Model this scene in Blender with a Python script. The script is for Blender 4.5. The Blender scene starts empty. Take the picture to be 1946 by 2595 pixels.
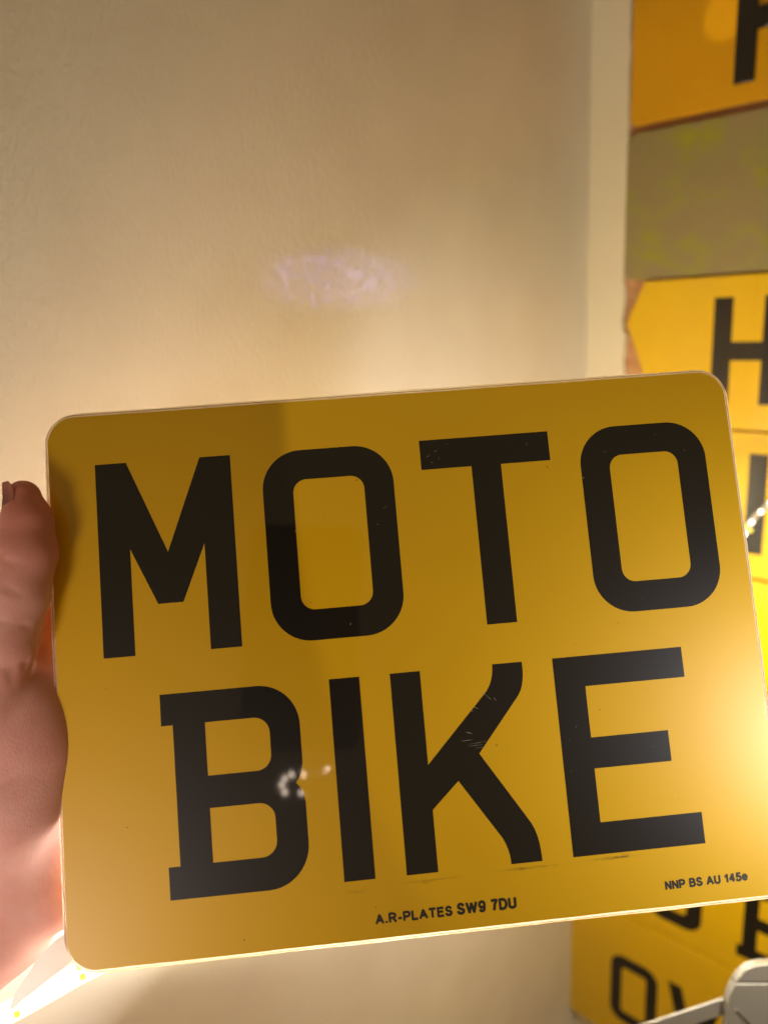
import bpy, bmesh, math, random
import numpy as np
from mathutils import Matrix, Vector, noise

random.seed(4)
scene = bpy.context.scene
C = scene.collection
R = math.radians

# ------------------------------------------------------------------ camera
CAM = Vector((0, 0, 1.5))
PITCH, ROLL, F_PX = 14.012, 2.784, 1950.0
cam_d = bpy.data.cameras.new("camera")
cam = bpy.data.objects.new("camera", cam_d)
C.objects.link(cam)
cam.matrix_world = Matrix.Translation(CAM) @ Matrix.Rotation(R(90 - PITCH), 4, 'X') @ Matrix.Rotation(R(-ROLL), 4, 'Z')
cam_d.sensor_fit = 'HORIZONTAL'
cam_d.sensor_width = 36
cam_d.lens = F_PX / 1946 * 36
cam_d.clip_start = 0.01
cam_d.clip_end = 50
cam_d.dof.use_dof = True
cam_d.dof.focus_distance = 0.262
cam_d.dof.aperture_fstop = 9.5
scene.camera = cam

# ------------------------------------------------------------------ light
world = bpy.data.worlds.new("World")
scene.world = world
world.use_nodes = True
bg = world.node_tree.nodes['Background']
bg.inputs[0].default_value = (1.0, 0.73, 0.36, 1)
bg.inputs[1].default_value = 0.18
scene.view_settings.view_transform = 'Standard'
scene.view_settings.look = 'None'
scene.view_settings.exposure = 0.0
scene.view_settings.gamma = 1.0


def lamp(name, kind, loc, target, energy, col, size=0.1, **kw):
    d = bpy.data.lights.new(name, kind)
    d.energy = energy
    d.color = col
    o = bpy.data.objects.new(name, d)
    C.objects.link(o)
    o.location = loc
    o.rotation_euler = (Vector(target) - Vector(loc)).to_track_quat('-Z', 'Y').to_euler()
    if kind == 'AREA':
        d.size = size
    else:
        d.shadow_soft_size = size
    for k, v in kw.items():
        setattr(d, k, v)
    return o


lamp("added_veil_right", 'AREA', (0.262, 0.060, 1.380), (0.165, 0.23, 1.35), 0.12, (0.98, 0.96, 1.0), 0.05, spread=R(62))  # added light; its broad gloss imitates the flare haze at the right
lamp("added_veil_left", 'AREA', (-0.250, -0.140, 1.270), (-0.12, 0.2, 1.31), 0.13, (1.0, 0.84, 0.80), 0.11, shape='DISK', spread=R(60))  # added light for the pale haze over the lower left corner
glint = lamp("added_glint_spot", 'SPOT', (0.315, 0.16, 1.62), (-0.016, 0.464, 1.524), 1.7, (0.34, 0.30, 1.0), 0.001,
             spot_size=R(19), spot_blend=1.0)  # added spot with a noise-speckled beam, stands in for the wall's violet glint
glint.scale = (1.0, 0.27, 1.0)
glint.data.use_nodes = True
_nt = glint.data.node_tree
_tc = _nt.nodes.new('ShaderNodeTexCoord')
_nz = _nt.nodes.new('ShaderNodeTexNoise')
_nz.inputs['Scale'].default_value = 270
_nz.inputs['Detail'].default_value = 3
_rp = _nt.nodes.new('ShaderNodeMapRange')
_rp.inputs['From Min'].default_value = 0.50
_rp.inputs['From Max'].default_value = 0.66
_rp.inputs['To Min'].default_value = 0.45
_rp.inputs['To Max'].default_value = 3.0
_nt.links.new(_tc.outputs['Normal'], _nz.inputs['Vector'])
_nt.links.new(_nz.outputs['Fac'], _rp.inputs[0])
_nt.links.new(_rp.outputs[0], _nt.nodes['Emission'].inputs['Strength'])
lamp("added_disc_spot", 'SPOT', (0.02, 0.0, 1.95), (0.2598, 0.606, 1.698), 5, (1.0, 0.86, 0.5), 0.002,
     spot_size=R(2.9), spot_blend=0.12)  # added spot that throws the bright disc on the amber plate
# the lamp whose glare enters the frame at the right edge
lamp("lamp_side", 'AREA', (0.235, 0.275, 1.30), (0.30, 0.60, 1.12), 0.8, (1.0, 0.86, 0.62), 0.05)
lamp("lamp_above", 'SPOT', (0.031, 0.215, 1.96), (0.048, 0.284, 1.48), 3.6, (1.0, 0.88, 0.55), 0.002,
     spot_size=R(20), spot_blend=0.12)
lamp("added_edge_light", 'AREA', (-0.01, 0.275, 1.15), (-0.02, 0.22, 1.32), 0.7, (1.0, 0.90, 0.80), 0.08)  # added light below the view, brightens the held plate's bottom edge


# ------------------------------------------------------------------ materials
def mat(name):
    m = bpy.data.materials.new(name)
    m.use_nodes = True
    nt = m.node_tree
    b = nt.nodes['Principled BSDF']
    return m, nt, b


def nd(nt, t, **kw):
    n = nt.nodes.new(t)
    for k, v in kw.items():
        if isinstance(k, str) and hasattr(n, k):
            setattr(n, k, v)
    return n


def coords(nt, scale=(1, 1, 1), rot=(0, 0, 0)):
    tc = nt.nodes.new('ShaderNodeTexCoord')
    mp = nt.nodes.new('ShaderNodeMapping')
    mp.inputs['Scale'].default_value = scale
    mp.inputs['Rotation'].default_value = rot
    nt.links.new(tc.outputs['Object'], mp.inputs['Vector'])
    return mp.outputs['Vector']


def noise_tex(nt, vec, scale, detail=4, rough=0.55, dist=0):
    n = nt.nodes.new('ShaderNodeTexNoise')
    n.inputs['Scale'].default_value = scale
    n.inputs['Detail'].default_value = detail
    n.inputs['Roughness'].default_value = rough
    n.inputs['Distortion'].default_value = dist
    nt.links.new(vec, n.inputs['Vector'])
    return n.outputs['Fac']


def ramp(nt, fac, stops):
    r = nt.nodes.new('ShaderNodeValToRGB')
    cr = r.color_ramp
    while len(cr.elements) < len(stops):
        cr.elements.new(0.5)
    for e, (p, c) in zip(cr.elements, stops):
        e.position = p
        e.color = (*c, 1) if len(c) == 3 else c
    nt.links.new(fac, r.inputs['Fac'])
    return r.outputs['Color']


def math_n(nt, op, a, b=None, c=None):
    n = nt.nodes.new('ShaderNodeMath')
    n.operation = op
    for i, v in enumerate((a, b, c)):
        if v is None:
            continue
        if isinstance(v, (int, float)):
            n.inputs[i].default_value = v
        else:
            nt.links.new(v, n.inputs[i])
    return n.outputs[0]


def bump(nt, b, h, strength, dist, prev=None):
    n = nt.nodes.new('ShaderNodeBump')
    n.inputs['Strength'].default_value = strength
    n.inputs['Distance'].default_value = dist
    nt.links.new(h, n.inputs['Height'])
    if prev is not None:
        nt.links.new(prev, n.inputs['Normal'])
    nt.links.new(n.outputs[0], b.inputs['Normal'])
    return n.outputs[0]


def simple(name, col, rough=0.5, coat=0.0, metal=0.0, coat_rough=0.03, spec=0.5):
    m, nt, b = mat(name)
    b.inputs['Base Color'].default_value = (*col, 1)
    b.inputs['Roughness'].default_value = rough
    b.inputs['Metallic'].default_value = metal
    b.inputs['Coat Weight'].default_value = coat
    b.inputs['Coat Roughness'].default_value = coat_rough
    b.inputs['Specular IOR Level'].default_value = spec
    return m, nt, b


# rolled emulsion paint on plaster
M_WALL, nt, b = simple("wall_paint", (0.82, 0.75, 0.64), 0.22)
v = coords(nt, (1, 1, 0.5), (R(10), 0, 0))
n1 = noise_tex(nt, v, 430, 3, 0.5, 0.2)
v2 = coords(nt)
n2 = noise_tex(nt, v2, 620, 3, 0.6)
n3 = noise_tex(nt, v2, 18, 3, 0.5)
h = math_n(nt, 'ADD', math_n(nt, 'MULTIPLY', n1, 1.0), math_n(nt, 'MULTIPLY', n2, 0.30))
bump(nt, b, h, 0.38, 0.0008)
c = ramp(nt, n3, [(0.3, (0.79, 0.73, 0.65)), (0.7, (0.84, 0.785, 0.71))])
nt.links.new(c, b.inputs['Base Color'])

M_TRIM, nt, b = simple("trim_paint", (0.86, 0.76, 0.58), 0.45)
v = coords(nt, (1, 0.15, 1))
bump(nt, b, noise_tex(nt, v, 300, 3), 0.25, 0.0005)

M_WOOD, nt, b = simple("wood_panel", (0.6, 0.3, 0.14), 0.55)
v = coords(nt, (0.12, 1, 1))
n1 = noise_tex(nt, v, 260, 5, 0.65, 0.5)
c = ramp(nt, n1, [(0.3, (0.50, 0.22, 0.085)), (0.55, (0.66, 0.36, 0.17)), (0.75, (0.74, 0.46, 0.26))])
nt.links.new(c, b.inputs['Base Color'])
bump(nt, b, n1, 0.2, 0.0003)


def plate_mat(name, col, rough=0.4, spec=0.25):
    m, nt, b = simple(name, col, rough, coat=1.0, coat_rough=0.035, spec=spec)
    v = coords(nt)
    n = noise_tex(nt, v, 9, 3)
    lo = tuple(x * 0.95 for x in col)
    hi = tuple(min(1, x * 1.04) for x in col)
    nt.links.new(ramp(nt, n, [(0.3, lo), (0.7, hi)]), b.inputs['Base Color'])
    g = noise_tex(nt, v, 1600, 2)
    cb = nt.nodes.new('ShaderNodeBump')
    cb.inputs['Strength'].default_value = 0.5
    cb.inputs['Distance'].default_value = 0.0010
    nt.links.new(noise_tex(nt, v, 22, 2, 0.4), cb.inputs['Height'])
    nt.links.new(cb.outputs[0], b.inputs['Coat Normal'])
    bn = nt.nodes.new('ShaderNodeBump')
    bn.inputs['Strength'].default_value = 0.12
    bn.inputs['Distance'].default_value = 0.0002
    nt.links.new(g, bn.inputs['Height'])
    nt.links.new(bn.outputs[0], b.inputs['Normal'])
    return m, nt, b


M_YEL_WALL, _, _ = plate_mat("yellow_reflective_sheet", (0.84, 0.51, 0.0))
M_ORANGE, _, _ = plate_mat("amber_reflective_sheet", (0.80, 0.385, 0.0))
M_BLACK, nt, b = simple("black_print", (0.006, 0.003, 0.001), 0.42, coat=1.0, coat_rough=0.04, spec=0.3)
M_GEL, nt, b = simple("black_gel", (0.006, 0.005, 0.004), 0.12, coat=1.0)
M_SMALL, nt, b = simple("black_ink", (0.012, 0.008, 0.004), 0.5, coat=1.0)

# held plate: yellow print behind clear acrylic, with faint smears and specks
M_YEL, nt, b = plate_mat("held_yellow_sheet", (0.74, 0.42, 0.0), 0.40, 0.35)
col_link = b.inputs['Base Color'].links[0].from_socket
tc = nt.nodes.new('ShaderNodeTexCoord')
sep = nt.nodes.new('ShaderNodeSeparateXYZ')
nt.links.new(tc.outputs['Object'], sep.inputs[0])
fine = noise_tex(nt, coords(nt, (0.25, 1, 1)), 900, 4, 0.7)
mask = None
# (x, y, half length, half width, strength) of smears under the letters, millimetres
for (sx, sy, sl, sw, ss) in [(28.5, -78.6, 6.5, 0.45, 0.9), (32.6, -78.3, 1.2, 0.5, 1.0), (1.5, -78.9, 9.5, 0.35, 0.6),
                             (-2.8, -78.9, 1.6, 0.5, 0.6), (-30.5, -79.4, 8.0, 0.30, 0.5), (-33.0, -79.9, 2.0, 0.5, 0.5),
                             (-55.0, -80.5, 3.0, 0.6, 0.3)]:
    dx = math_n(nt, 'DIVIDE', math_n(nt, 'SUBTRACT', sep.outputs[0], sx / 1000), sl / 1000)
    dy = math_n(nt, 'DIVIDE', math_n(nt, 'SUBTRACT', sep.outputs[1], sy / 1000), sw / 1000)
    d2 = math_n(nt, 'ADD', math_n(nt, 'MULTIPLY', dx, dx), math_n(nt, 'MULTIPLY', dy, dy))
    e = math_n(nt, 'MULTIPLY', math_n(nt, 'POWER', 2.718, math_n(nt, 'MULTIPLY', d2, -1.2)), ss)
    mask = e if mask is None else math_n(nt, 'ADD', mask, e)
mask = math_n(nt, 'MULTIPLY', mask, math_n(nt, 'MULTIPLY_ADD', fine, 4.0, -1.5))
mc = nt.nodes.new('ShaderNodeClamp')
nt.links.new(mask, mc.inputs[0])
mx = nt.nodes.new('ShaderNodeMix')
mx.data_type = 'RGBA'
nt.links.new(mc.outputs[0], mx.inputs[0])
nt.links.new(col_link, mx.inputs[6])
mx.inputs[7].default_value = (0.05, 0.02, 0.004, 1)
nt.links.new(mx.outputs[2], b.inputs['Base Color'])

# olive, mottled plate
M_OLIVE, nt, b = simple("olive_mottled_sheet", (0.3, 0.22, 0.08), 0.38, coat=0.3)
v = coords(nt, (1, 1.4, 1))
n1 = noise_tex(nt, v, 26, 3, 0.55, 0.4)
n2 = noise_tex(nt, v, 60, 2)
s = nt.nodes.new('ShaderNodeSeparateXYZ')
nt.links.new(v, s.inputs[0])
mot = math_n(nt, 'ADD', math_n(nt, 'MULTIPLY', n1, 0.75), math_n(nt, 'MULTIPLY', n2, 0.25))
c = ramp(nt, mot, [(0.36, (0.34, 0.255, 0.125)), (0.50, (0.33, 0.27, 0.11)), (0.60, (0.34, 0.30, 0.05)), (0.72, (0.38, 0.36, 0.01))])
nt.links.new(c, b.inputs['Base Color'])
bump(nt, b, noise_tex(nt, coords(nt, (0.1, 1, 1)), 900, 2), 0.1, 0.0002)

# clear acrylic edge: scatters light coming from behind
M_EDGE, nt, b = simple("acrylic_edge", (0.92, 0.88, 0.80), 0.12)
b.inputs['Transmission Weight'].default_value = 0.0
tr = nt.nodes.new('ShaderNodeBsdfTranslucent')
tr.inputs[0].default_value = (1.0, 0.97, 0.90, 1)
ms = nt.nodes.new('ShaderNodeMixShader')
ms.inputs[0].default_value = 0.78
out = nt.nodes['Material Output']
nt.links.new(b.outputs[0], ms.inputs[1])
nt.links.new(tr.outputs[0], ms.inputs[2])
nt.links.new(ms.outputs[0], out.inputs[0])
bump(nt, b, noise_tex(nt, coords(nt), 900, 3), 0.6, 0.0004)
M_SEAM, _, _ = simple("edge_seam", (0.25, 0.13, 0.05), 0.3)

# skin
M_SKIN, nt, b = simple("skin", (0.62, 0.32, 0.24), 0.55, spec=0.35)
v = coords(nt)
n1 = noise_tex(nt, v, 60, 4, 0.55)
n2 = noise_tex(nt, v, 380, 3, 0.6)
s = nt.nodes.new('ShaderNodeSeparateXYZ')
nt.links.new(v, s.inputs[0])
red = ramp(nt, n1, [(0.32, (0.84, 0.46, 0.38)), (0.66, (0.74, 0.35, 0.28))])
# the pressed thumb tip is redder than the palm
mr = nt.nodes.new('ShaderNodeMapRange')
mr.inputs['From Min'].default_value = 0.015
mr.inputs['From Max'].default_value = 0.050
nt.links.new(s.outputs[1], mr.inputs[0])
mx = nt.nodes.new('ShaderNodeMix')
mx.data_type = 'RGBA'
nt.links.new(mr.outputs[0], mx.inputs[0])
nt.links.new(red, mx.inputs[6])
mx.inputs[7].default_value = (0.72, 0.27, 0.20, 1)
nt.links.new(mx.outputs[2], b.inputs['Base Color'])
b.inputs['Subsurface Weight'].default_value = 0.35
b.inputs['Subsurface Radius'].default_value = (1.0, 0.3, 0.15)
b.inputs['Subsurface Scale'].default_value = 0.003
vo = nt.nodes.new('ShaderNodeTexVoronoi')
vo.feature = 'DISTANCE_TO_EDGE'
vo.inputs['Scale'].default_value = 900
dv = coords(nt, (1, 0.6, 1), (0, 0, R(35)))
nt.links.new(dv, vo.inputs['Vector'])
hh = math_n(nt, 'ADD', math_n(nt, 'MINIMUM', vo.outputs['Distance'], 0.12), math_n(nt, 'MULTIPLY', n2, 0.25))
bump(nt, b, hh, 0.4, 0.0006)
M_NAIL, nt, b = simple("nail", (0.74, 0.33, 0.25), 0.35, coat=0.1, spec=0.3)
b.inputs['Subsurface Weight'].default_value = 0.3
b.inputs['Subsurface Scale'].default_value = 0.001

M_TAPE, nt, b = simple("led_tape_sleeve", (0.95, 0.9, 0.75), 0.3)
b.inputs['Emission Color'].default_value = (1.0, 0.90, 0.55, 1)
b.inputs['Emission Strength'].default_value = 2.4
M_TAPE_DIM, nt, b = simple("led_tape_base", (0.7, 0.66, 0.6), 0.3)
M_CHIP, nt, b = simple("led_chip_lit", (1, 0.9, 0.6), 0.4)
b.inputs['Emission Color'].default_value = (1.0, 0.91, 0.60, 1)
b.inputs['Emission Strength'].default_value = 1550.0
M_CHIP_NEAR, nt, b = simple("led_chip_lit_near", (1, 0.9, 0.6), 0.4)
b.inputs['Emission Color'].default_value = (1.0, 0.91, 0.60, 1)
b.inputs['Emission Strength'].default_value = 300.0
M_BEAD, nt, b = simple("led_bead_lit", (1, 0.95, 0.8), 0.4)
b.inputs['Emission Color'].default_value = (1.0, 0.88, 0.66, 1)
b.inputs['Emission Strength'].default_value = 7.0
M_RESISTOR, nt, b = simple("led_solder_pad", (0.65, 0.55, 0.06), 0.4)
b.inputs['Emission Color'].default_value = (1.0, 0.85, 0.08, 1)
b.inputs['Emission Strength'].default_value = 0.75  # pads are no light source; this yellow glow is put in
M_GLINT_BEAD, nt, b = simple("glint_bead_lit", (1, 0.9, 0.8), 0.4)
b.inputs['Emission Color'].default_value = (1.0, 0.78, 0.60, 1)
b.inputs['Emission Strength'].default_value = 30.0  # glow of the added beads that make the mirrored glints
M_WIRE, _, _ = simple("wire", (0.3, 0.25, 0.2), 0.5)
M_SILVER, nt, b = simple("brushed_aluminium", (0.33, 0.325, 0.33), 0.38, metal=0.55)
bump(nt, b, noise_tex(nt, coords(nt), 700, 3), 0.15, 0.0003)
M_DARK, _, _ = simple("dark_gap", (0.02, 0.015, 0.01), 0.6)
# peeled protective film
M_FILM, nt, b = simple("plastic_film", (0.78, 0.72, 0.64), 0.25)
tr = nt.nodes.new('ShaderNodeBsdfTranslucent')
tr.inputs[0].default_value = (0.62, 0.58, 0.52, 1)
ms = nt.nodes.new('ShaderNodeMixShader')
ms.inputs[0].default_value = 0.55
nt.links.new(b.outputs[0], ms.inputs[1])
nt.links.new(tr.outputs[0], ms.inputs[2])
nt.links.new(ms.outputs[0], nt.nodes['Material Output'].inputs[0])
M_SCRATCH, _, _ = simple("scratch", (0.55, 0.48, 0.36), 0.5)


# ------------------------------------------------------------------ helpers
def tag(o, label=None, cat=None, group=None, kind=None):
    for k, v in (('label', label), ('category', cat), ('group', group), ('kind', kind)):
        if v:
            o[k] = v
    return o


def empty(name, M):
    o = bpy.data.objects.new(name, None)
    C.objects.link(o)
    o.empty_display_size = 0.02
    o.matrix_world = M
    return o


def link_mesh(name, me, m, parent=None, M=None, smooth=False):
    o = bpy.data.objects.new(name, me)
    C.objects.link(o)
    if parent:
        o.parent = parent
    if M is not None:
        if parent:
            o.matrix_local = M
        else:
            o.matrix_world = M
    if m:
        me.materials.append(m)
    if smooth:
        for p in me.polygons:
            p.use_smooth = True
    return o


def from_bm(name, bm, m, parent=None, M=None, smooth=False):
    me = bpy.data.meshes.new(name)
    bmesh.ops.recalc_face_normals(bm, faces=bm.faces)
    bm.to_mesh(me)
    bm.free()
    return link_mesh(name, me, m, parent, M, smooth)


def arc(cx, cy, r, a0, a1, n=14):
    return [(cx + r * math.cos(R(a0 + (a1 - a0) * i / n)), cy + r * math.sin(R(a0 + (a1 - a0) * i / n))) for i in range(n + 1)]


def rrect(x0, y0, x1, y1, r, n=14):
    """rounded rectangle, y up, counter clockwise"""
    return (arc(x1 - r, y1 - r, r, 0, 90, n) + arc(x0 + r, y1 - r, r, 90, 180, n)
            + arc(x0 + r, y0 + r, r, 180, 270, n) + arc(x1 - r, y0 + r, r, 270, 360, n))


def shape(name, loops, z0, z1, m, parent=None, M=None, bevel=0.0, s=0.001, bevel_res=2):
    """Closed outlines (mm) with holes, extruded from z0 to z1 (mm)."""
    cu = bpy.data.curves.new(name, 'CURVE')
    cu.dimensions = '2D'
    cu.fill_mode = 'BOTH'
    for lp in loops:
        sp = cu.splines.new('POLY')
        sp.points.add(len(lp) - 1)
        for i, (x, y) in enumerate(lp):
            sp.points[i].co = (x * s, y * s, 0, 1)
        sp.use_cyclic_u = True
    cu.extrude = (z1 - z0) / 2 * s - bevel * s
    cu.bevel_depth = bevel * s
    cu.bevel_resolution = bevel_res
    if bevel:
        cu.offset = -bevel * s
    tmp = bpy.data.objects.new("tmp", cu)
    me = bpy.data.meshes.new_from_object(tmp)
    me.name = name
    bpy.data.objects.remove(tmp)
    bpy.data.curves.remove(cu)
    me.transform(Matrix.Translation((0, 0, (z0 + z1) / 2 * s)))
    me.materials.clear()
    for p in me.polygons:
        p.use_smooth = False
    return link_mesh(name, me, m, parent, M)


def bez(p0, p1, p2, n=8):
    return [((1 - t) ** 2 * p0[0] + 2 * t * (1 - t) * p1[0] + t * t * p2[0],
             (1 - t) ** 2 * p0[1] + 2 * t * (1 - t) * p1[1] + t * t * p2[1]) for t in [i / n for i in range(n + 1)]]


# glyphs, y down from the cap line, in mm, 64 mm high
def g_O(w=44.2, h=64, st=10.1, ro=13.2, ri=4.6):
    return [rrect(0, 0, w, h, ro), rrect(st, st, w - st, h - st, ri)[::-1]]


GL = {}
GL['O'] = g_O()
GL['M'] = [[(0, 0), (10.2, 0), (22.5, 30.9), (34.6, 0), (44.8, 0), (44.8, 64), (34.6, 64), (34.6, 29), (26.6, 47.8), (18.4, 47.8), (10.2, 29), (10.2, 64), (0, 64)]]
GL['T'] = [[(0, 0), (44.6, 0), (44.6, 10.1), (27.4, 10.1), (27.4, 64), (17.2, 64), (17.2, 10.1), (0, 10.1)]]
GL['E'] = [[(0, 0), (44.2, 0), (44.2, 10), (10.2, 10), (10.2, 26.8), (36.3, 26.8), (36.3, 36.8), (10.2, 36.8), (10.2, 54), (44.2, 54), (44.2, 64), (0, 64)]]
GL['I'] = [[(0, 0), (10, 0), (10, 64), (0, 64)]]
GL['K'] = [[(0, 0), (10, 0), (10, 30.3)] + bez((31.2, 8.8), (34.2, 5.2), (34.2, 0)) + bez((44.2, 0), (44.6, 7.6), (41.6, 11.2))
           + [(27.1, 28.3)] + bez((41.8, 51.6), (44.3, 56), (44.3, 64)) + bez((34.1, 64), (34.0, 59), (31.9, 55.4)) + [(19.4, 36.3), (10.2, 44.6), (10.2, 64), (0, 64)]]
_bo = ([(0, 0), (31.2, 0)] + arc(31.2, 13.3, 13.3, -90, 0, 12)[1:] + bez((44.5, 24.0), (44.6, 28.5), (41.9, 31.8), 6)
       + bez((41.9, 31.8), (44.8, 34.8), (44.6, 39.5), 6) + arc(31.2, 50.7, 13.4, 0, 90, 12)[0:] + [(0, 64), (0, 54), (3.7, 54), (3.7, 10), (0, 10)])
GL['B'] = [_bo,
           [(14, 10), (29.4, 10)] + arc(29.6, 15, 5, -90, 0, 8)[1:] + arc(29.6, 21.9, 5, 0, 90, 8) + [(14, 26.9)],
           [(14, 37), (29.6, 37)] + arc(29.6, 42, 5, -90, 0, 8)[1:] + arc(29.6, 48.9, 5, 0, 90, 8) + [(14, 53.9)]]
# 79 mm glyphs, 50 mm wide, 14 mm stroke, for the plates on the wall
GW = {}
GW['O'] = [rrect(0, 0, 50, 79, 15), rrect(14, 14, 36, 65, 4)[::-1]]
GW['o'] = [rrect(0, 0, 48, 79, 14), rrect(11.5, 13, 36.5, 66, 3.5)[::-1]]
GW['H'] = [[(0, 0), (14, 0), (14, 33), (36, 33), (36, 0), (50, 0), (50, 80), (36, 80), (36, 47), (14, 47), (14, 80), (0, 80)]]
GW['V'] = [[(0, 0), (13, 0), (25, 50), (37, 0), (50, 0), (31, 79), (19, 79)]]
GW['E'] = [[(0, 0), (50, 0), (50, 14), (14, 14), (14, 33), (42, 33), (42, 46), (14, 46), (14, 65), (50, 65), (50, 79), (0, 79)]]
GW['I'] = GL['I']
GW['B'] = [[(0, 0), (35, 0)] + arc(35, 15, 15, -90, 0, 10) + [(50, 30), (47, 39.5), (50, 49)] + arc(35, 64, 15, 0, 90, 10) + [(0, 79), (0, 67), (4, 67), (4, 12), (0, 12)],
           [(16, 13)] + arc(32, 17, 4, -90, 0, 6) + arc(32, 29, 4, 0, 90, 6) + [(16, 33)],
           [(16, 46)] + arc(32, 50, 4, -90, 0, 6) + arc(32, 62, 4, 0, 90, 6) + [(16, 66)]]
GW['P'] = [[(0, 0), (35, 0)] + arc(35, 15, 15, -90, 0, 10) + arc(35, 32, 15, 0, 90, 10) + [(14, 47), (14, 79), (0, 79)],
           [(14, 14)] + arc(32, 18, 4, -90, 0, 6) + arc(32, 29, 4, 0, 90, 6) + [(14, 33)]]


def place(loops, x, y, sx=1.0, sy=1.0):
    """glyph y-down -> local y-up, cap line at y"""
    return [[(x + a * sx, y - c * sy) for a, c in lp] for lp in loops]


# ------------------------------------------------------------------ right wall frame
TH = R(42.617)
U = Vector((math.cos(TH), -math.sin(TH), 0))          # along the wall, towards the viewer
NW = Vector((math.sin(TH), math.cos(TH), 0))          # into the wall
D = 0.62524
org = CAM + NW * D
WALLM = Matrix(((U.x, 0, -NW.x, org.x), (U.y, 0, -NW.y, org.y), (0, 1, 0, org.z), (0, 0, 0, 1)))
# local: x = along wall, y = up (0 at camera height), z = out of the wall

# setting ---------------------------------------------------------
corner = org + U * -0.326 + NW * 0.003


def quad_wall(name, m, o, ex, ez, nx, nz):
    bm = bmesh.new()
    vs = [[bm.verts.new(o + ex * i / nx + ez * j / nz) for i in range(nx + 1)] for j in range(nz + 1)]
    for j in range(nz):
        for i in range(nx):
            bm.faces.new((vs[j][i], vs[j][i + 1], vs[j + 1][i + 1], vs[j + 1][i]))
    return from_bm(name, bm, m)


# painted wall with its own frame so the paint relief runs with the wall
WL = Matrix(((0, -NW.x, 0, corner.x), (0, -NW.y, 0, corner.y), (0, 0, 1, 0), (0, 0, 0, 1)))
WL = Matrix(((U.x, -NW.x, 0, corner.x), (U.y, -NW.y, 0, corner.y), (0, 0, 1, 0), (0, 0, 0, 1)))
bm = bmesh.new()
vs = [bm.verts.new(p) for p in ((0, -0.05, 0), (0, 2.5, 0), (0, 2.5, 2.6), (0, -0.05, 2.6), (-0.08, -0.05, 0), (-0.08, 2.5, 0), (-0.08, 2.5, 2.6), (-0.08, -0.05, 2.6))]
for f in ((0, 1, 2, 3), (4, 5, 6, 7), (0, 1, 5, 4), (1, 2, 6, 5), (2, 3, 7, 6), (3, 0, 4, 7)):
    bm.faces.new([vs[i] for i in f])
tag(from_bm("wall", bm, M_WALL, None, WL), kind='structure')

# wooden display board the plates are fixed on
bm = bmesh.new()
bmesh.ops.create_cube(bm, size=1, matrix=Matrix.Translation((0.33, -0.2, -0.012)) @ Matrix.Diagonal((1.3, 2.4, 0.018, 1)))
tag(from_bm("display_board", bm, M_WOOD, None, WALLM), "wooden display board behind the fixed yellow plates", "board")

# painted trim strip in the corner, slightly ragged along the board side
bm = bmesh.new()
N = 420
prev = None
for i in range(N + 1):
    y = 0.60 - 1.6 * i / N
    xr = -0.2925 + 0.0018 * noise.noise((y * 60, 0, 0)) + 0.0010 * noise.noise((y * 260, 3, 0))
    if y < -0.02:
        xr += 0.0015
    row = [bm.verts.new(p) for p in ((-0.3265, y, -0.003), (-0.3265, y, 0.0015), (-0.3255, y, 0.0025), (xr - 0.001, y, 0.0025), (xr, y, 0.0012), (xr, y, -0.003))]
    if prev:
        for k in range(5):
            bm.faces.new((prev[k], prev[k + 1], row[k + 1], row[k]))
    prev = row
tag(from_bm("corner_trim", bm, M_TRIM, None, WALLM), "narrow cream painted strip standing upright between the wall and the plates", "trim")


# ------------------------------------------------------------------ plates on the wall
GROUP = "number plates fixed on the side wall"


def wall_plate(label, outline, z0, m, letters, lm=M_BLACK, gel=False, tilt=0.0):
    t = empty("number_plate", WALLM)
    tag(t, label, "number plate", GROUP)
    shape("plate_sheet", [outline], z0, z0 + 3, m, t, bevel=0.4)
    for g, x, y, sx, sy in letters:
        if gel:
            o = shape("letter", place(GW[g], x, y, sx, sy), z0 + 2.9, z0 + 6.2, lm, t, bevel=1.4, bevel_res=3)
            for p in o.data.polygons:
                p.use_smooth = abs(p.normal.z) < 0.99
        else:
            shape("letter", place(GW[g], x, y, sx, sy), z0 + 2.98, z0 + 3.06, lm, t)
    return t


wall_plate("amber plate with a raised glossy black letter, highest on the side wall",
           rrect(-290, 136.5, 230, 250, 6), 2.6, M_ORANGE, [('P', -213, 228.5, 1, 1)], M_GEL, True)
wall_plate("dull olive mottled plate without letters, directly below the amber plate",
           rrect(-292.5, 22, 228, 131.5, 8), 0.6, M_OLIVE, [])
hexo = [(-274, 20), (230, 20), (245, -30), (230, -95), (-257, -95), (-288, -12)]
wall_plate("yellow plate with a pointed end and a flat black H", hexo, 3.0, M_YEL_WALL, [('H', -218, 4.5, 1, 1)])
wall_plate("yellow plate under the pointed plate, led beads crossing its black letter",
           rrect(-262, -212.5, 230, -97, 6), 1.2, M_YEL_WALL, [('I', -186, -113, 1.4, 1.25)])
wall_plate("yellow plate showing only as a sliver at the right, beside the held plate's E",
           rrect(-262, -326, 230, -214.5, 6), 2.0, M_YEL_WALL, [])
wall_plate("yellow plate with O and B, low on the side wall above the lowest plate",
           rrect(-300, -576.3, 225, -468, 5), 10.6, M_YEL_WALL, [('O', -247, -480, 1, 1), ('B', -166, -480, 1, 1)])
wall_plate("lowest yellow plate with a black O and V, behind the grey metal bar",
           rrect(-328, -728, 215, -578, 10), 11.0, M_YEL_WALL, [('o', -281.5, -624.5, 1, 1), ('V', -224, -624.5, 1, 1)])

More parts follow.
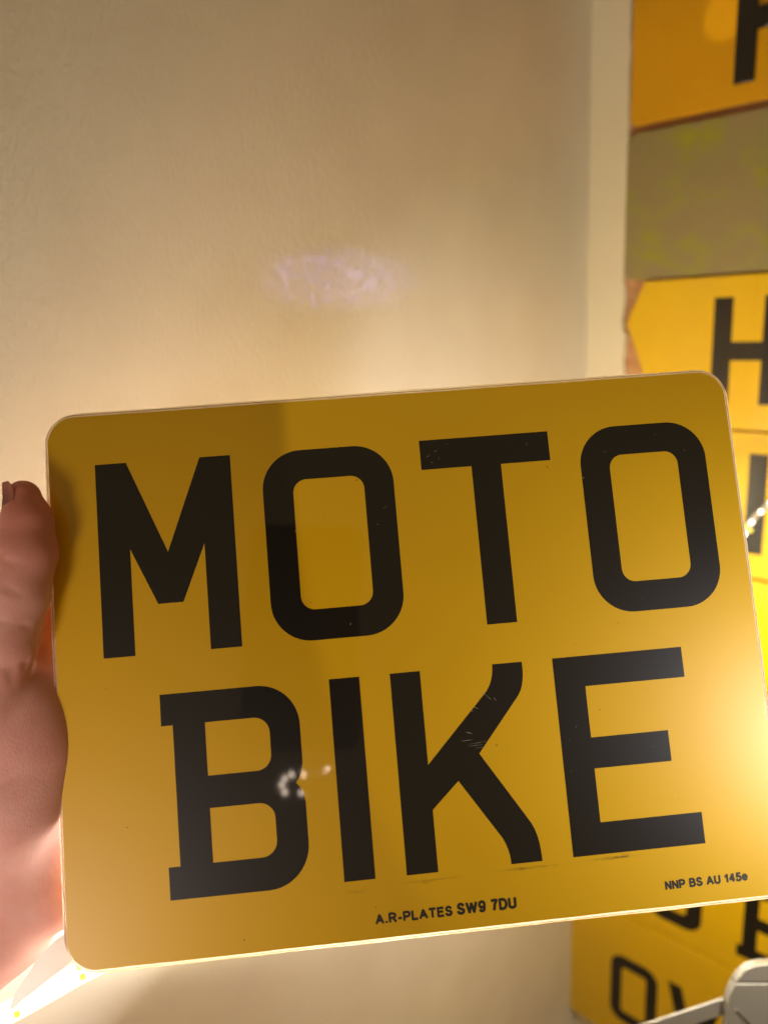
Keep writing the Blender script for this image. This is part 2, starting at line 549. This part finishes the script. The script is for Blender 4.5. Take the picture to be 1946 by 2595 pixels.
# ------------------------------------------------------------------ held plate
PM = Matrix(((0.997935, -0.037205, 0.052363, 0.037703), (0.061977, 0.343499, -0.937106, 0.240425), (0.016879, 0.938416, 0.345095, 1.399639), (0, 0, 0, 1)))
held = empty("held_number_plate", PM)
tag(held, "large square yellow plate reading MOTO BIKE, held up by a hand", "number plate")
X0, X1, Y0, Y1, RAD = -147.9, 87.9, -97.0, 82.3, 10.5


def outline(inset, jit=0.0, seed=0.0, n=16):
    pts = []
    # long sides sampled so the edge can wander like a hand-cut acrylic edge
    base = []
    r = RAD
    c = [(X1 - r, Y1 - r, 0), (X0 + r, Y1 - r, 90), (X0 + r, Y0 + r, 180), (X1 - r, Y0 + r, 270)]
    for k, (cx, cy, a) in enumerate(c):
        arcp = [(cx + r * math.cos(R(a + 90 * i / n)), cy + r * math.sin(R(a + 90 * i / n)), math.cos(R(a + 90 * i / n)), math.sin(R(a + 90 * i / n))) for i in range(n + 1)]
        base += arcp
        nx = c[(k + 1) % 4]
        x2, y2 = nx[0] + r * math.cos(R(nx[2])), nx[1] + r * math.sin(R(nx[2]))
        x1, y1, nx_, ny_ = arcp[-1]
        m = 110
        for i in range(1, m):
            t = i / m
            base.append((x1 + (x2 - x1) * t, y1 + (y2 - y1) * t, nx_, ny_))
    for (x, y, a, b_) in base:
        j = inset
        if jit:
            q = noise.noise((x * 0.05 + seed, y * 0.05, 1.3)) + 0.6 * noise.noise((x * 0.35 + seed, y * 0.35, 4.1))
            j += jit * q
        pts.append((x - a * j, y - b_ * j))
    return pts


def ring(name, specs, m, parent):
    """strip between successive (inset, z, jitter, seed) outlines"""
    bm = bmesh.new()
    prev = None
    for (ins, z, jit, seed) in specs:
        row = [bm.verts.new((x * .001, y * .001, z * .001)) for x, y in outline(ins, jit, seed)]
        if prev:
            L = len(row)
            for i in range(L):
                bm.faces.new((prev[i], prev[(i + 1) % L], row[(i + 1) % L], row[i]))
        prev = row
    me = bpy.data.meshes.new(name)
    bm.to_mesh(me)
    bm.free()
    return link_mesh(name, me, m, parent)


shape("yellow_sheet", [outline(1.5, 0.14, 2.0)], -2.6, 0.0, M_YEL, held)
ring("clear_edge", [(1.52, -0.03, 0.14, 2.0), (0.95, -0.22, 0.10, 2.0), (0.82, -0.45, 0.05, 9.0)], M_EDGE, held)
ring("edge_seam", [(0.85, -0.40, 0.05, 9.0), (0.66, -0.55, 0.04, 9.0)], M_SEAM, held)
ring("clear_edge", [(0.68, -0.50, 0.04, 9.0), (0.30, -0.75, 0.16, 7.0), (0.0, -1.1, 0.22, 7.0)], M_EDGE, held)
for g, x, y in [('M', -131.3, 64.0), ('O', -76.3, 63.9), ('T', -22.3, 64.0), ('O', 32.6, 64.0),
                ('B', -114.1, -13.2), ('I', -59.1, -13.2), ('K', -39.0, -13.2), ('E', 15.5, -13.1)]:
    shape("letter", place(GL[g], x, y), -0.02, 0.05, M_BLACK, held)


# bold grotesque lettering as pen strokes on a 0..1 high cell
def _c(cx, cy, rx, ry, a0, a1, n=14):
    return [(cx + rx * math.cos(R(a0 + (a1 - a0) * i / n)), cy + ry * math.sin(R(a0 + (a1 - a0) * i / n))) for i in range(n + 1)]


SF = {
    'A': (.72, [[(.0, 0), (.36, 1), (.72, 0)], [(.14, .33), (.58, .33)]]),
    '.': (.10, [[(.05, .0), (.05, .10)]]),
    'R': (.66, [[(0, 0), (0, 1), (.36, 1)] + _c(.36, .74, .26, .26, 90, -90) + [(0, .48)], [(.32, .48), (.66, 0)]]),
    '-': (.28, [[(0, .33), (.28, .33)]]),
    'P': (.60, [[(0, 0), (0, 1), (.34, 1)] + _c(.34, .72, .26, .28, 90, -90) + [(0, .44)]]),
    'L': (.52, [[(0, 1), (0, 0), (.52, 0)]]),
    'T': (.62, [[(0, 1), (.62, 1)], [(.31, 1), (.31, 0)]]),
    'E': (.56, [[(.56, 1), (0, 1), (0, 0), (.56, 0)], [(0, .53), (.5, .53)]]),
    'S': (.58, [_c(.29, .75, .25, .25, 15, 180)[:] + [(.06, .66), (.16, .56), (.42, .45), (.54, .36)] + _c(.29, .27, .29, .27, 10, -170)]),
    'W': (.98, [[(0, 1), (.25, 0), (.49, .95), (.73, 0), (.98, 1)]]),
    '9': (.52, [_c(.26, .70, .26, .30, -60, 300, 22), [(.52, .70), (.50, .35)] + _c(.26, .28, .24, .28, 10, -150)]),
    '7': (.52, [[(0, 1), (.52, 1)] + [(.30, .55), (.20, 0)]]),
    'D': (.64, [[(0, 0), (0, 1), (.28, 1)] + _c(.28, .5, .36, .5, 90, -90) + [(0, 0)]]),
    'U': (.60, [[(0, 1), (0, .30)] + _c(.30, .29, .30, .29, 180, 360) + [(.60, 1)]]),
    'N': (.60, [[(0, 0), (0, 1), (.60, 0), (.60, 1)]]),
    'B': (.60, [[(0, 0), (0, 1), (.32, 1)] + _c(.32, .77, .22, .23, 90, -90) + [(0, .54)], [(.32, .54)] + _c(.34, .27, .26, .27, 90, -90) + [(0, 0)]]),
    '1': (.30, [[(0, .74), (.14, .82), (.26, 1), (.26, 0)]]),
    '4': (.56, [[(.42, 0), (.42, 1), (0, .30), (.56, .30)]]),
    '5': (.52, [[(.48, 1), (.10, 1), (.04, .52)] + _c(.25, .32, .27, .32, 130, -155)]),
    'e': (.50, [[(.02, .36), (.50, .36)] + _c(.25, .36, .25, .36, 0, 320, 20)]),
    ' ': (.12, []),
}


def fit_text(name, body, x0, y0, x1, y1, cap):
    """lettering from (x0, y0) to (x1, y1) on the base line, capital height cap, millimetres"""
    pen = 0.235
    gap = 0.33
    total = -gap + sum(SF[ch][0] + gap for ch in body)
    L = math.hypot(x1 - x0, y1 - y0)
    sx = L / (total + pen)
    hh = cap * (1 - pen)
    rot = Matrix.Rotation(math.atan2(y1 - y0, x1 - x0), 4, 'Z')
    bm = bmesh.new()
    w = cap * pen / 2
    cur = pen / 2

    def P(q, k):
        v_ = rot @ Vector((q[0], q[1], 0))
        return bm.verts.new(((x0 + v_.x) * .001, (y0 + v_.y) * .001, 0.00006 + k))
    kz = 0
    for ch in body:
        wd, strokes = SF[ch]
        for st in strokes:
            pl = [((cur + a) * sx, cap * pen / 2 + b_ * hh) for a, b_ in st]
            for (a, b_) in zip(pl[:-1], pl[1:]):
                dx, dy = b_[0] - a[0], b_[1] - a[1]
                l_ = math.hypot(dx, dy)
                if l_ < 1e-6:
                    continue
                dx, dy = dx / l_ * w, dy / l_ * w
                # every stroke segment sits a hair above the one before, so none share a plane
                kz += 2.0e-7
                q = [(a[0] - dy - dx * .5, a[1] + dx - dy * .5), (a[0] + dy - dx * .5, a[1] - dx - dy * .5),
                     (b_[0] + dy + dx * .5, b_[1] - dx + dy * .5), (b_[0] - dy + dx * .5, b_[1] + dx + dy * .5)]
                bm.faces.new([P(c_, kz) for c_ in q])
        cur += wd + gap
    me = bpy.data.meshes.new(name)
    bm.to_mesh(me)
    bm.free()
    return link_mesh(name, me, M_SMALL, held)


fit_text("small_print", "A.R-PLATES", -50.2, -91.2, -25.4, -91.0, 3.2)
fit_text("small_print", "SW9 7DU", -23.9, -91.0, -4.6, -90.9, 3.7)
fit_text("small_print", "NNP BS AU 145e", 44.6, -90.4, 72.3, -90.1, 2.9)

# specks and hairline scratches in the acrylic
bm = bmesh.new()
for _ in range(26):
    x, y = random.uniform(-140, 80), random.uniform(-92, 76)
    r = random.uniform(0.10, 0.24)
    bm.faces.new([bm.verts.new(((x + r * math.cos(a) * random.uniform(.6, 1.2)) * .001, (y + r * math.sin(a)) * .001, 0.00007)) for a in [k * math.pi / 4 for k in range(8)]])
tag(from_bm("speck", bm, M_SMALL, held), kind='stuff')
bm = bmesh.new()


def scratch(x, y, L, a, w):
    dx, dy = math.cos(R(a)), math.sin(R(a))
    p = [(x - dx * L / 2, y - dy * L / 2), (x + dy * w, y - dx * w), (x + dx * L / 2, y + dy * L / 2), (x - dy * w, y + dx * w)]
    bm.faces.new([bm.verts.new((q[0] * .001, q[1] * .001, 0.00008)) for q in p])


for (x, y, L, a, w) in [(-8.5, -22.5, 3.2, -35, .06), (-6.8, -24.0, 2.4, -42, .05), (-11.5, -26.8, 2.0, -28, .05), (-13.0, -27.6, 1.2, -35, .05), (-14.6, -34.6, 2.6, -20, .08),
                        (-15.5, -36.9, 4.5, 3, .06), (-12.0, -38.0, 7.0, 5, .035), (-13.0, -38.8, 6.0, 3, .03), (-11.0, -39.6, 5.0, 2, .03), (-5.0, -24.5, 1.6, -50, .05),
                        (-85, -54.3, 0.9, 50, .07), (-19.5, 58.6, 2.4, 40, .03), (-18.5, 56.2, 1.6, -20, .04), (-17.0, 60.0, 1.5, 15, .04), (-16.0, 57.4, 1.2, 70, .03),
                        (33.0, 46.8, 1.4, 20, .06), (-66.5, 36.5, .8, 80, .1), (-50.5, 4.2, .9, 80, .1)]:
    scratch(x, y, L, a, w)
for _ in range(40):
    scratch(random.uniform(-60, 70), random.uniform(-90, 70), random.uniform(.5, 2.2), random.uniform(-60, 60), .022)
tag(from_bm("scratch", bm, M_SCRATCH, held), kind='stuff')


# ------------------------------------------------------------------ hand
def build_hand():
    import openvdb
    step = 0.9
    lo = np.array([-262., -165., -75.])
    hi = np.array([-95., 75., 35.])
    nx, ny, nz = [int((hi[i] - lo[i]) / step) + 1 for i in range(3)]
    gx, gy, gz = np.meshgrid(*[lo[i] + step * np.arange(n) for i, n in enumerate((nx, ny, nz))], indexing='ij', sparse=True)

    def cap(a, b, ra, rb):
        a = np.array(a, float)
        b = np.array(b, float)
        ab = b - a
        L = ab @ ab
        t = ((gx - a[0]) * ab[0] + (gy - a[1]) * ab[1] + (gz - a[2]) * ab[2]) / L
        t = np.clip(t, 0, 1)
        d = np.sqrt((gx - a[0] - t * ab[0]) ** 2 + (gy - a[1] - t * ab[1]) ** 2 + (gz - a[2] - t * ab[2]) ** 2)
        return (d - (ra + (rb - ra) * t)).astype(np.float32)

    def ell(c, r):
        q = np.sqrt(((gx - c[0]) / r[0]) ** 2 + ((gy - c[1]) / r[1]) ** 2 + ((gz - c[2]) / r[2]) ** 2)
        return ((q - 1) * min(r)).astype(np.float32)

    def smin(a, b, k):
        h = np.clip(0.5 + 0.5 * (b - a) / k, 0, 1)
        return b * (1 - h) + a * h - k * h * (1 - h)

    def chain(pts, k=3.0):
        r = None
        for (p, q) in zip(pts[:-1], pts[1:]):
            c_ = cap(p[:3], q[:3], p[3], q[3])
            r = c_ if r is None else smin(r, c_, k)
        return r
    # palm and heel of the hand
    palm = smin(ell((-166, -25, -5), (23.5, 31, 16)), cap((-168, -46, -9), (-176.5, -82, -24), 20, 20), 8)
    palm = smin(palm, cap((-184, -20, -20), (-186, -72, -24), 22, 20), 16)
    palm = smin(palm, cap((-184, -84, -24), (-228, -128, -8), 20, 25), 10)
    palm = smin(palm, cap((-163, 14, -22), (-157, -12, -20), 9, 12), 6)
    palm = smin(palm, cap((-178, 14, -24), (-176, -40, -26), 14, 15), 12)
    palm = smin(palm, cap((-157.5, -46, -13), (-157, -80, -17), 9.5, 9), 6)
    # fingers behind the plate
    fs = [[(-178, 14, -26, 10.5), (-150, 20, -27, 9.3), (-128, 23, -17, 8.2), (-112, 24, -11.5, 7.3)],
          [(-180, -8, -30, 11), (-148, -3, -30, 9.6), (-121, -1, -19, 8.6), (-103, 0, -12, 7.5)],
          [(-181, -30, -31, 10.5), (-150, -26, -30, 9.2), (-125, -24, -19, 8.2), (-108, -23, -11.5, 7.2)],
          [(-181, -50, -30, 9.5), (-154, -47, -28, 8.0), (-134, -45, -18, 7.2), (-119, -45, -11.0, 6.3)]]
    hand = palm
    for f_ in fs:
        hand = smin(hand, chain(f_), 4)
    # thumb lying along the front of the plate's left edge
    thumb = chain([(-152.6, 54.0, 6.0, 5.6), (-151.4, 46, 6.6, 7.9), (-151.9, 36, 7, 9.4), (-154.8, 23, 7, 9.4), (-159.6, 8, 6.5, 9.6), (-171, -12, 2, 13.5), (-176, -34, -6, 17)], 2.0)
    hand = smin(hand, thumb, 2.2)

    # creases
    def carve(h, a, b, r, depth):
        c_ = cap(a, b, 0, 0)
        return h + 0.8 * depth * np.exp(-(c_ / (1.25 * r)) ** 2)
    for (a, b, r, dd) in [((-164, 35.5, 15.5), (-156.5, 35, 17), 1.1, 1.6), ((-156.0, 33.5, 17), (-149.5, 31.5, 14.5), .9, .9),
                          ((-155, 25.5, 17), (-151.0, 22.5, 14.5), 1.0, 1.0), ((-157, 15, 16), (-150, 12.5, 12), .8, .7),
                          ((-153, 2, 9), (-146, -10, 9), 1.1, 1.1), ((-156, -2, 12), (-149, -16, 10), 1.0, .9),
                          ((-160, -48, 12), (-149, -41, 8), .9, .6), ((-153, -58, 8), (-147, -55, 5), .8, .5), ((-166, -36, 11), (-148, -30, 9), .9, .5), ((-165, -12, 13), (-152, -20, 11), .9, .5), ((-170, -58, 10), (-154, -66, 6), 1.0, .5), ((-163, -70, 9), (-150, -66, 6), 1., .6),
                          ((-165, 2, 14), (-154, 0, 12), 1.2, .8)]:
        hand = carve(hand, a, b, r, dd)
    g = openvdb.FloatGrid()
    g.copyFromArray(np.ascontiguousarray(hand, dtype=np.float32))
    pts, tris, quads = g.convertToPolygons(0.0, 0.0)
    pts = (pts * step + lo) * 0.001
    me = bpy.data.meshes.new("hand")
    # points of a grid with unit transform are index coordinates
    faces = [tuple(int(i) for i in q[::-1]) for q in quads] + [tuple(int(i) for i in q[::-1]) for q in tris]
    me.from_pydata([tuple(map(float, p)) for p in pts], [], faces)
    me.update()
    bm = bmesh.new()
    bm.from_mesh(me)
    # keep the largest island, cut noise
    for _ in range(1):
        bmesh.ops.smooth_vert(bm, verts=bm.verts, factor=0.5, use_axis_x=True, use_axis_y=True, use_axis_z=True)
    bmesh.ops.recalc_face_normals(bm, faces=bm.faces)
    bm.to_mesh(me)
    bm.free()
    return me


# the hand owns its frame: same axes as the plate it grips
hand = link_mesh("hand", build_hand(), M_SKIN, None, PM, smooth=True)
tag(hand, "pale pink left hand gripping the left edge of the big yellow plate, thumb pointing up", "hand")

# thumb nail, seen nearly edge-on on the far side of the thumb
bm = bmesh.new()
rows = []
NY, NA = 12, 14
for j in range(NY + 1):
    t = j / NY
    y = 44.5 + 14.2 * t
    q = min(1, t * 14.2 / 9.5)
    rr = 7.95 - 1.95 * q
    ncx = -151.5 - 1.1 * q
    half = 46 * (1 - 0.35 * max(0, (t - .75) / .25) ** 2) * (1 - 0.4 * max(0, (.2 - t) / .2) ** 2)
    row = []
    for i in range(NA + 1):
        a = R(140 + (-half + 2 * half * i / NA))
        row.append(bm.verts.new(((ncx + rr * math.cos(a)) * .001, y * .001, (6.2 + rr * math.sin(a)) * .001)))
    rows.append(row)
for j in range(NY):
    for i in range(NA):
        bm.faces.new((rows[j][i], rows[j][i + 1], rows[j + 1][i + 1], rows[j + 1][i]))
geom = bmesh.ops.solidify(bm, geom=bm.faces[:], thickness=0.0005)
from_bm("thumb_nail", bm, M_NAIL, hand, Matrix.Identity(4), smooth=True)

# ------------------------------------------------------------------ LED tape behind the plate
CM = cam.matrix_world.copy()


def tape_points(ctrl, n):
    """Catmull-Rom through world points"""
    P = [Vector(c_) for c_ in ctrl]
    P = [P[0] * 2 - P[1]] + P + [P[-1] * 2 - P[-2]]
    out = []
    for i in range(1, len(P) - 2):
        for k in range(n):
            t = k / n
            a, b_, c_, d_ = P[i - 1], P[i], P[i + 1], P[i + 2]
            out.append(0.5 * ((2 * b_) + (c_ - a) * t + (2 * a - 5 * b_ + 4 * c_ - d_) * t * t + (3 * b_ - a - 3 * c_ + d_) * t ** 3))
    out.append(P[-2])
    return out


TAPE = [(-0.1871, 0.2685, 1.2128), (-0.1734, 0.2751, 1.2148), (-0.1602, 0.2811, 1.2180), (-0.1424, 0.2894, 1.2223), (-0.1116, 0.3026, 1.2258), (-0.0444, 0.3370, 1.2190), (0.0545, 0.3894, 1.2019), (0.1638, 0.4482, 1.2311), (0.2342, 0.4986, 1.3298), (0.2527, 0.5073, 1.3561), (0.2594, 0.5095, 1.3611), (0.2882, 0.5173, 1.3838)]
strip = empty("led_strip", Matrix.Translation(TAPE[0]))
tag(strip, "glowing warm white led tape running up behind the big yellow plate", "led strip")
inv = strip.matrix_world.inverted()
pts = tape_points(TAPE, 30)
# arc-length resample
cum = [0]
for a, b_ in zip(pts[:-1], pts[1:]):
    cum.append(cum[-1] + (b_ - a).length)


def at_len(s_):
    s_ = max(0, min(cum[-1] - 1e-6, s_))
    i = max(k for k in range(len(cum)) if cum[k] <= s_)
    i = min(i, len(pts) - 2)
    t = (s_ - cum[i]) / max(1e-9, cum[i + 1] - cum[i])
    p = pts[i].lerp(pts[i + 1], t)
    return p, (pts[i + 1] - pts[i]).normalized()


def tape_frame(p, tdir, t=0.0):
    # the tape faces the room at both ends and is twisted towards the walls in between
    key = [(0.0, (CAM - p).normalized()), (0.13, (CAM - p).normalized()), (0.17, (-U * 0.9 + Vector((0, 0, 0.8))).normalized()),
           (0.42, (-U * 0.8 - NW * 0.3 + Vector((0, 0, 0.9))).normalized()), (0.52, (NW + U * 0.5 + Vector((0, 0, 0.3))).normalized()),
           (0.86, (NW + U * 0.5 + Vector((0, 0, 0.3))).normalized()), (0.93, (CAM - p).normalized()), (1.01, (CAM - p).normalized())]
    for (t0, a), (t1, b_) in zip(key[:-1], key[1:]):
        if t0 <= t <= t1:
            out = a.lerp(b_, (t - t0) / (t1 - t0)).normalized()
            break
    side = tdir.cross(out).normalized()
    face = side.cross(tdir).normalized()
    return side, face


bm = bmesh.new()
prev = None
HW = 0.0046
for i in range(161):
    p, td = at_len(cum[-1] * i / 160)
    side, face = tape_frame(p, td, i / 160)
    hw = HW * (1 if i < 110 else max(0.45, 1 - (i - 110) / 50))
    row = [bm.verts.new(inv @ (p + side * sx * hw + face * fz)) for sx, fz in ((-1, -.0008), (-1, .0008), (-.8, .0016), (.8, .0016), (1, .0008), (1, -.0008))]
    if prev:
        for k in range(6):
            bm.faces.new((prev[k], prev[(k + 1) % 6], row[(k + 1) % 6], row[k]))
    prev = row
tape = from_bm("tape", bm, M_TAPE, strip)
tape.data.materials.append(M_TAPE_DIM)
for k, p in enumerate(tape.data.polygons):
    p.material_index = 1 if p.index // 6 > 120 else 0
chip_me = None
PITCH_LED = 0.0095
nled = int(cum[-1] / PITCH_LED)
for i in range(nled):
    p, td = at_len(0.004 + i * PITCH_LED)
    side, face = tape_frame(p, td, min(1, (0.004 + i * PITCH_LED) / cum[-1]))
    rot = Matrix((td, side, face)).transposed().to_4x4()
    M = inv @ Matrix.Translation(p + face * 0.0018) @ rot
    if chip_me is None:
        bm = bmesh.new()
        bmesh.ops.create_cube(bm, size=1, matrix=Matrix.Diagonal((0.0024, 0.0022, 0.0012, 1)))
        bmesh.ops.bevel(bm, geom=bm.edges[:], offset=0.0003, segments=1, affect='EDGES')
        chip_me = bpy.data.meshes.new("led_chip")
        bm.to_mesh(chip_me)
        bm.free()
        chip_me.materials.append(M_CHIP)
        bead_me = chip_me.copy()
        bead_me.materials[0] = M_BEAD
        near_me = chip_me.copy()
        near_me.materials[0] = M_CHIP_NEAR
        bm = bmesh.new()
        bmesh.ops.create_cube(bm, size=1, matrix=Matrix.Diagonal((0.0026, 0.0028, 0.0007, 1)))
        pad_me = bpy.data.meshes.new("solder_pad")
        bm.to_mesh(pad_me)
        bm.free()
        pad_me.materials.append(M_RESISTOR)
    o = bpy.data.objects.new("led_chip", bead_me if i * PITCH_LED / cum[-1] > 0.86 else near_me if (i * PITCH_LED / cum[-1] < 0.12 or i * PITCH_LED / cum[-1] > 0.76) else chip_me)
    C.objects.link(o)
    o.parent = strip
    o.matrix_local = M
    if i % 3 == 1:
        for dy in (-0.0022, 0.0022):
            o = bpy.data.objects.new("solder_pad", pad_me)
            C.objects.link(o)
            o.parent = strip
            o.matrix_local = inv @ Matrix.Translation(p + td * 0.0043 + side * dy + face * 0.0018) @ rot

# ------------------------------------------------------------------ peeled film beside the tape
film_pts = [(-141, -74), (-147.9, -84.4), (-149.5, -85.9), (-152.2, -87.4), (-155.4, -90.1), (-158.2, -92.3), (-159.6, -94.9), (-162.6, -98.4), (-165.6, -102.5), (-167.2, -107.0), (-160.3, -102.6), (-150, -96.0), (-141, -90)]
bm = bmesh.new()
top = [bm.verts.new((x * .001, y * .001, -.005)) for x, y in film_pts]
bm.faces.new(top)
bmesh.ops.triangulate(bm, faces=bm.faces[:])
bmesh.ops.solidify(bm, geom=bm.faces[:], thickness=0.00025)
tag(from_bm("plastic_film", bm, M_FILM, None, PM), "torn piece of pale translucent film between the hand and the led tape", "plastic film")

# ------------------------------------------------------------------ added unseen beads, placed to make the glints on the held plate
GLINT_BEADS = [Vector(p) for p in ((-0.0206, -0.1933, 1.4203), (-0.0339, -0.1939, 1.4190), (-0.0451, -0.1944, 1.4170), (-0.0507, -0.1951, 1.4142), (-0.0536, -0.1962, 1.4092), (-0.0510, -0.1974, 1.4037), (-0.0373, -0.1976, 1.4025))]
ls = empty("glint_beads", Matrix.Translation(GLINT_BEADS[0]))
tag(ls, "added loop of tiny glowing beads, unseen but mirrored as glints on the B of the plate", "added glint beads")
inv = ls.matrix_world.inverted()
glint_me = None
for p in GLINT_BEADS:
    if glint_me is None:
        bm = bmesh.new()
        bmesh.ops.create_uvsphere(bm, u_segments=12, v_segments=8, radius=0.0016)
        for v_ in bm.verts:
            v_.co.z *= 1.35
        glint_me = bpy.data.meshes.new("glint_bead")
        bm.to_mesh(glint_me)
        bm.free()
        glint_me.materials.append(M_GLINT_BEAD)
        small_me = glint_me.copy()
        small_me.transform(Matrix.Rotation(R(28), 4, 'Y') @ Matrix.Diagonal((0.35, 0.35, 1.1, 1)))
    o = bpy.data.objects.new("glint_bead", small_me if p.x > 0.05 else glint_me)
    C.objects.link(o)
    o.parent = ls
    o.matrix_local = inv @ Matrix.Translation(p)
bm = bmesh.new()
wp = tape_points([Vector(p) + Vector((0, -0.004, 0)) for p in GLINT_BEADS], 6)
prev = None
for i, p in enumerate(wp):
    row = [bm.verts.new(inv @ (p + Vector((0.0005 * math.cos(a), 0, 0.0005 * math.sin(a))))) for a in [k * math.pi / 3 for k in range(6)]]
    if prev:
        for k in range(6):
            bm.faces.new((prev[k], prev[(k + 1) % 6], row[(k + 1) % 6], row[k]))
    prev = row
from_bm("wire", bm, M_WIRE, ls)

# ------------------------------------------------------------------ metal bracket, lower right
BRK = CM.to_3x3().to_4x4()
BRK.translation = Vector((0.1743, 0.3403, 1.1289))
br = empty("metal_bracket", BRK)
tag(br, "silver metal bracket with rounded shoulder and bar, lower right corner of the photo", "bracket")
body = [(-1.2, -24), (0, 0), (1.0, 4.0), (2.3, 7.3), (4.2, 10.9), (57, 10.9), (57, -24)]
shape("bracket_body", [body], -6, 0, M_SILVER, br, bevel=0.5)
topc = [(4.5, 11.6), (6.5, 14.4), (8.2, 16.4), (10.4, 18.3), (13, 19.8), (16, 20.8), (20, 21.4), (48, 22), (54, 18), (57, 11.6)]
shape("bracket_shoulder", [topc], -6, -0.3, M_SILVER, br, bevel=0.5)
shape("seam", [[(4.4, 10.6), (56.5, 10.6), (56.5, 11.9), (4.6, 11.9)]], -5.5, -0.9, M_DARK, br)
a = R(-46)
slot = [(3.6, -3.4), (5.1, -2.4), (12.0, -9.6), (20, -20), (18.2, -21.5), (10.6, -11.2)]
slot_in = [(4.3, -3.6), (5.0, -3.3), (11.6, -10.0), (19.3, -20), (18.5, -20.6), (10.9, -10.9)]
shape("slot_rim", [slot, slot_in[::-1]], -0.2, 0.7, M_SILVER, br, bevel=0.15)
shape("slot", [slot_in], -0.2, 0.12, M_DARK, br)
bar = [(-130, -43.5), (-44, -15.4), (0.5, -0.6), (0.5, -9.6), (-44, -24.4), (-130, -52.5)]
shape("bar", [bar], -7.5, -5.5, M_SILVER, br, bevel=0.4)

# ------------------------------------------------------------------ the phone that takes the picture, mirrored in the gloss of the plate
ph = empty("phone", CM)
tag(ph, "dark phone mirrored faintly in the gloss of the big yellow plate", "phone")
shape("phone_body", [rrect(-68, -98, 8, 50, 9)], 3.0, 11.0, M_DARK, ph, bevel=0.8)
for x_, y_ in ((-20, 0), (-10, -18)):
    shape("lens", [arc(x_, y_, 7, 0, 345, 22)], 1.5, 3.2, M_DARK, ph)
# small dent in the trim paint
bm = bmesh.new()
bm.faces.new([bm.verts.new((-0.3145 + 0.0011 * math.cos(a), -0.158 + 0.0009 * math.sin(a), 0.00256)) for a in [k * math.pi / 5 for k in range(10)]])
from_bm("paint_chip", bm, M_WOOD, bpy.data.objects["corner_trim"], Matrix.Identity(4))
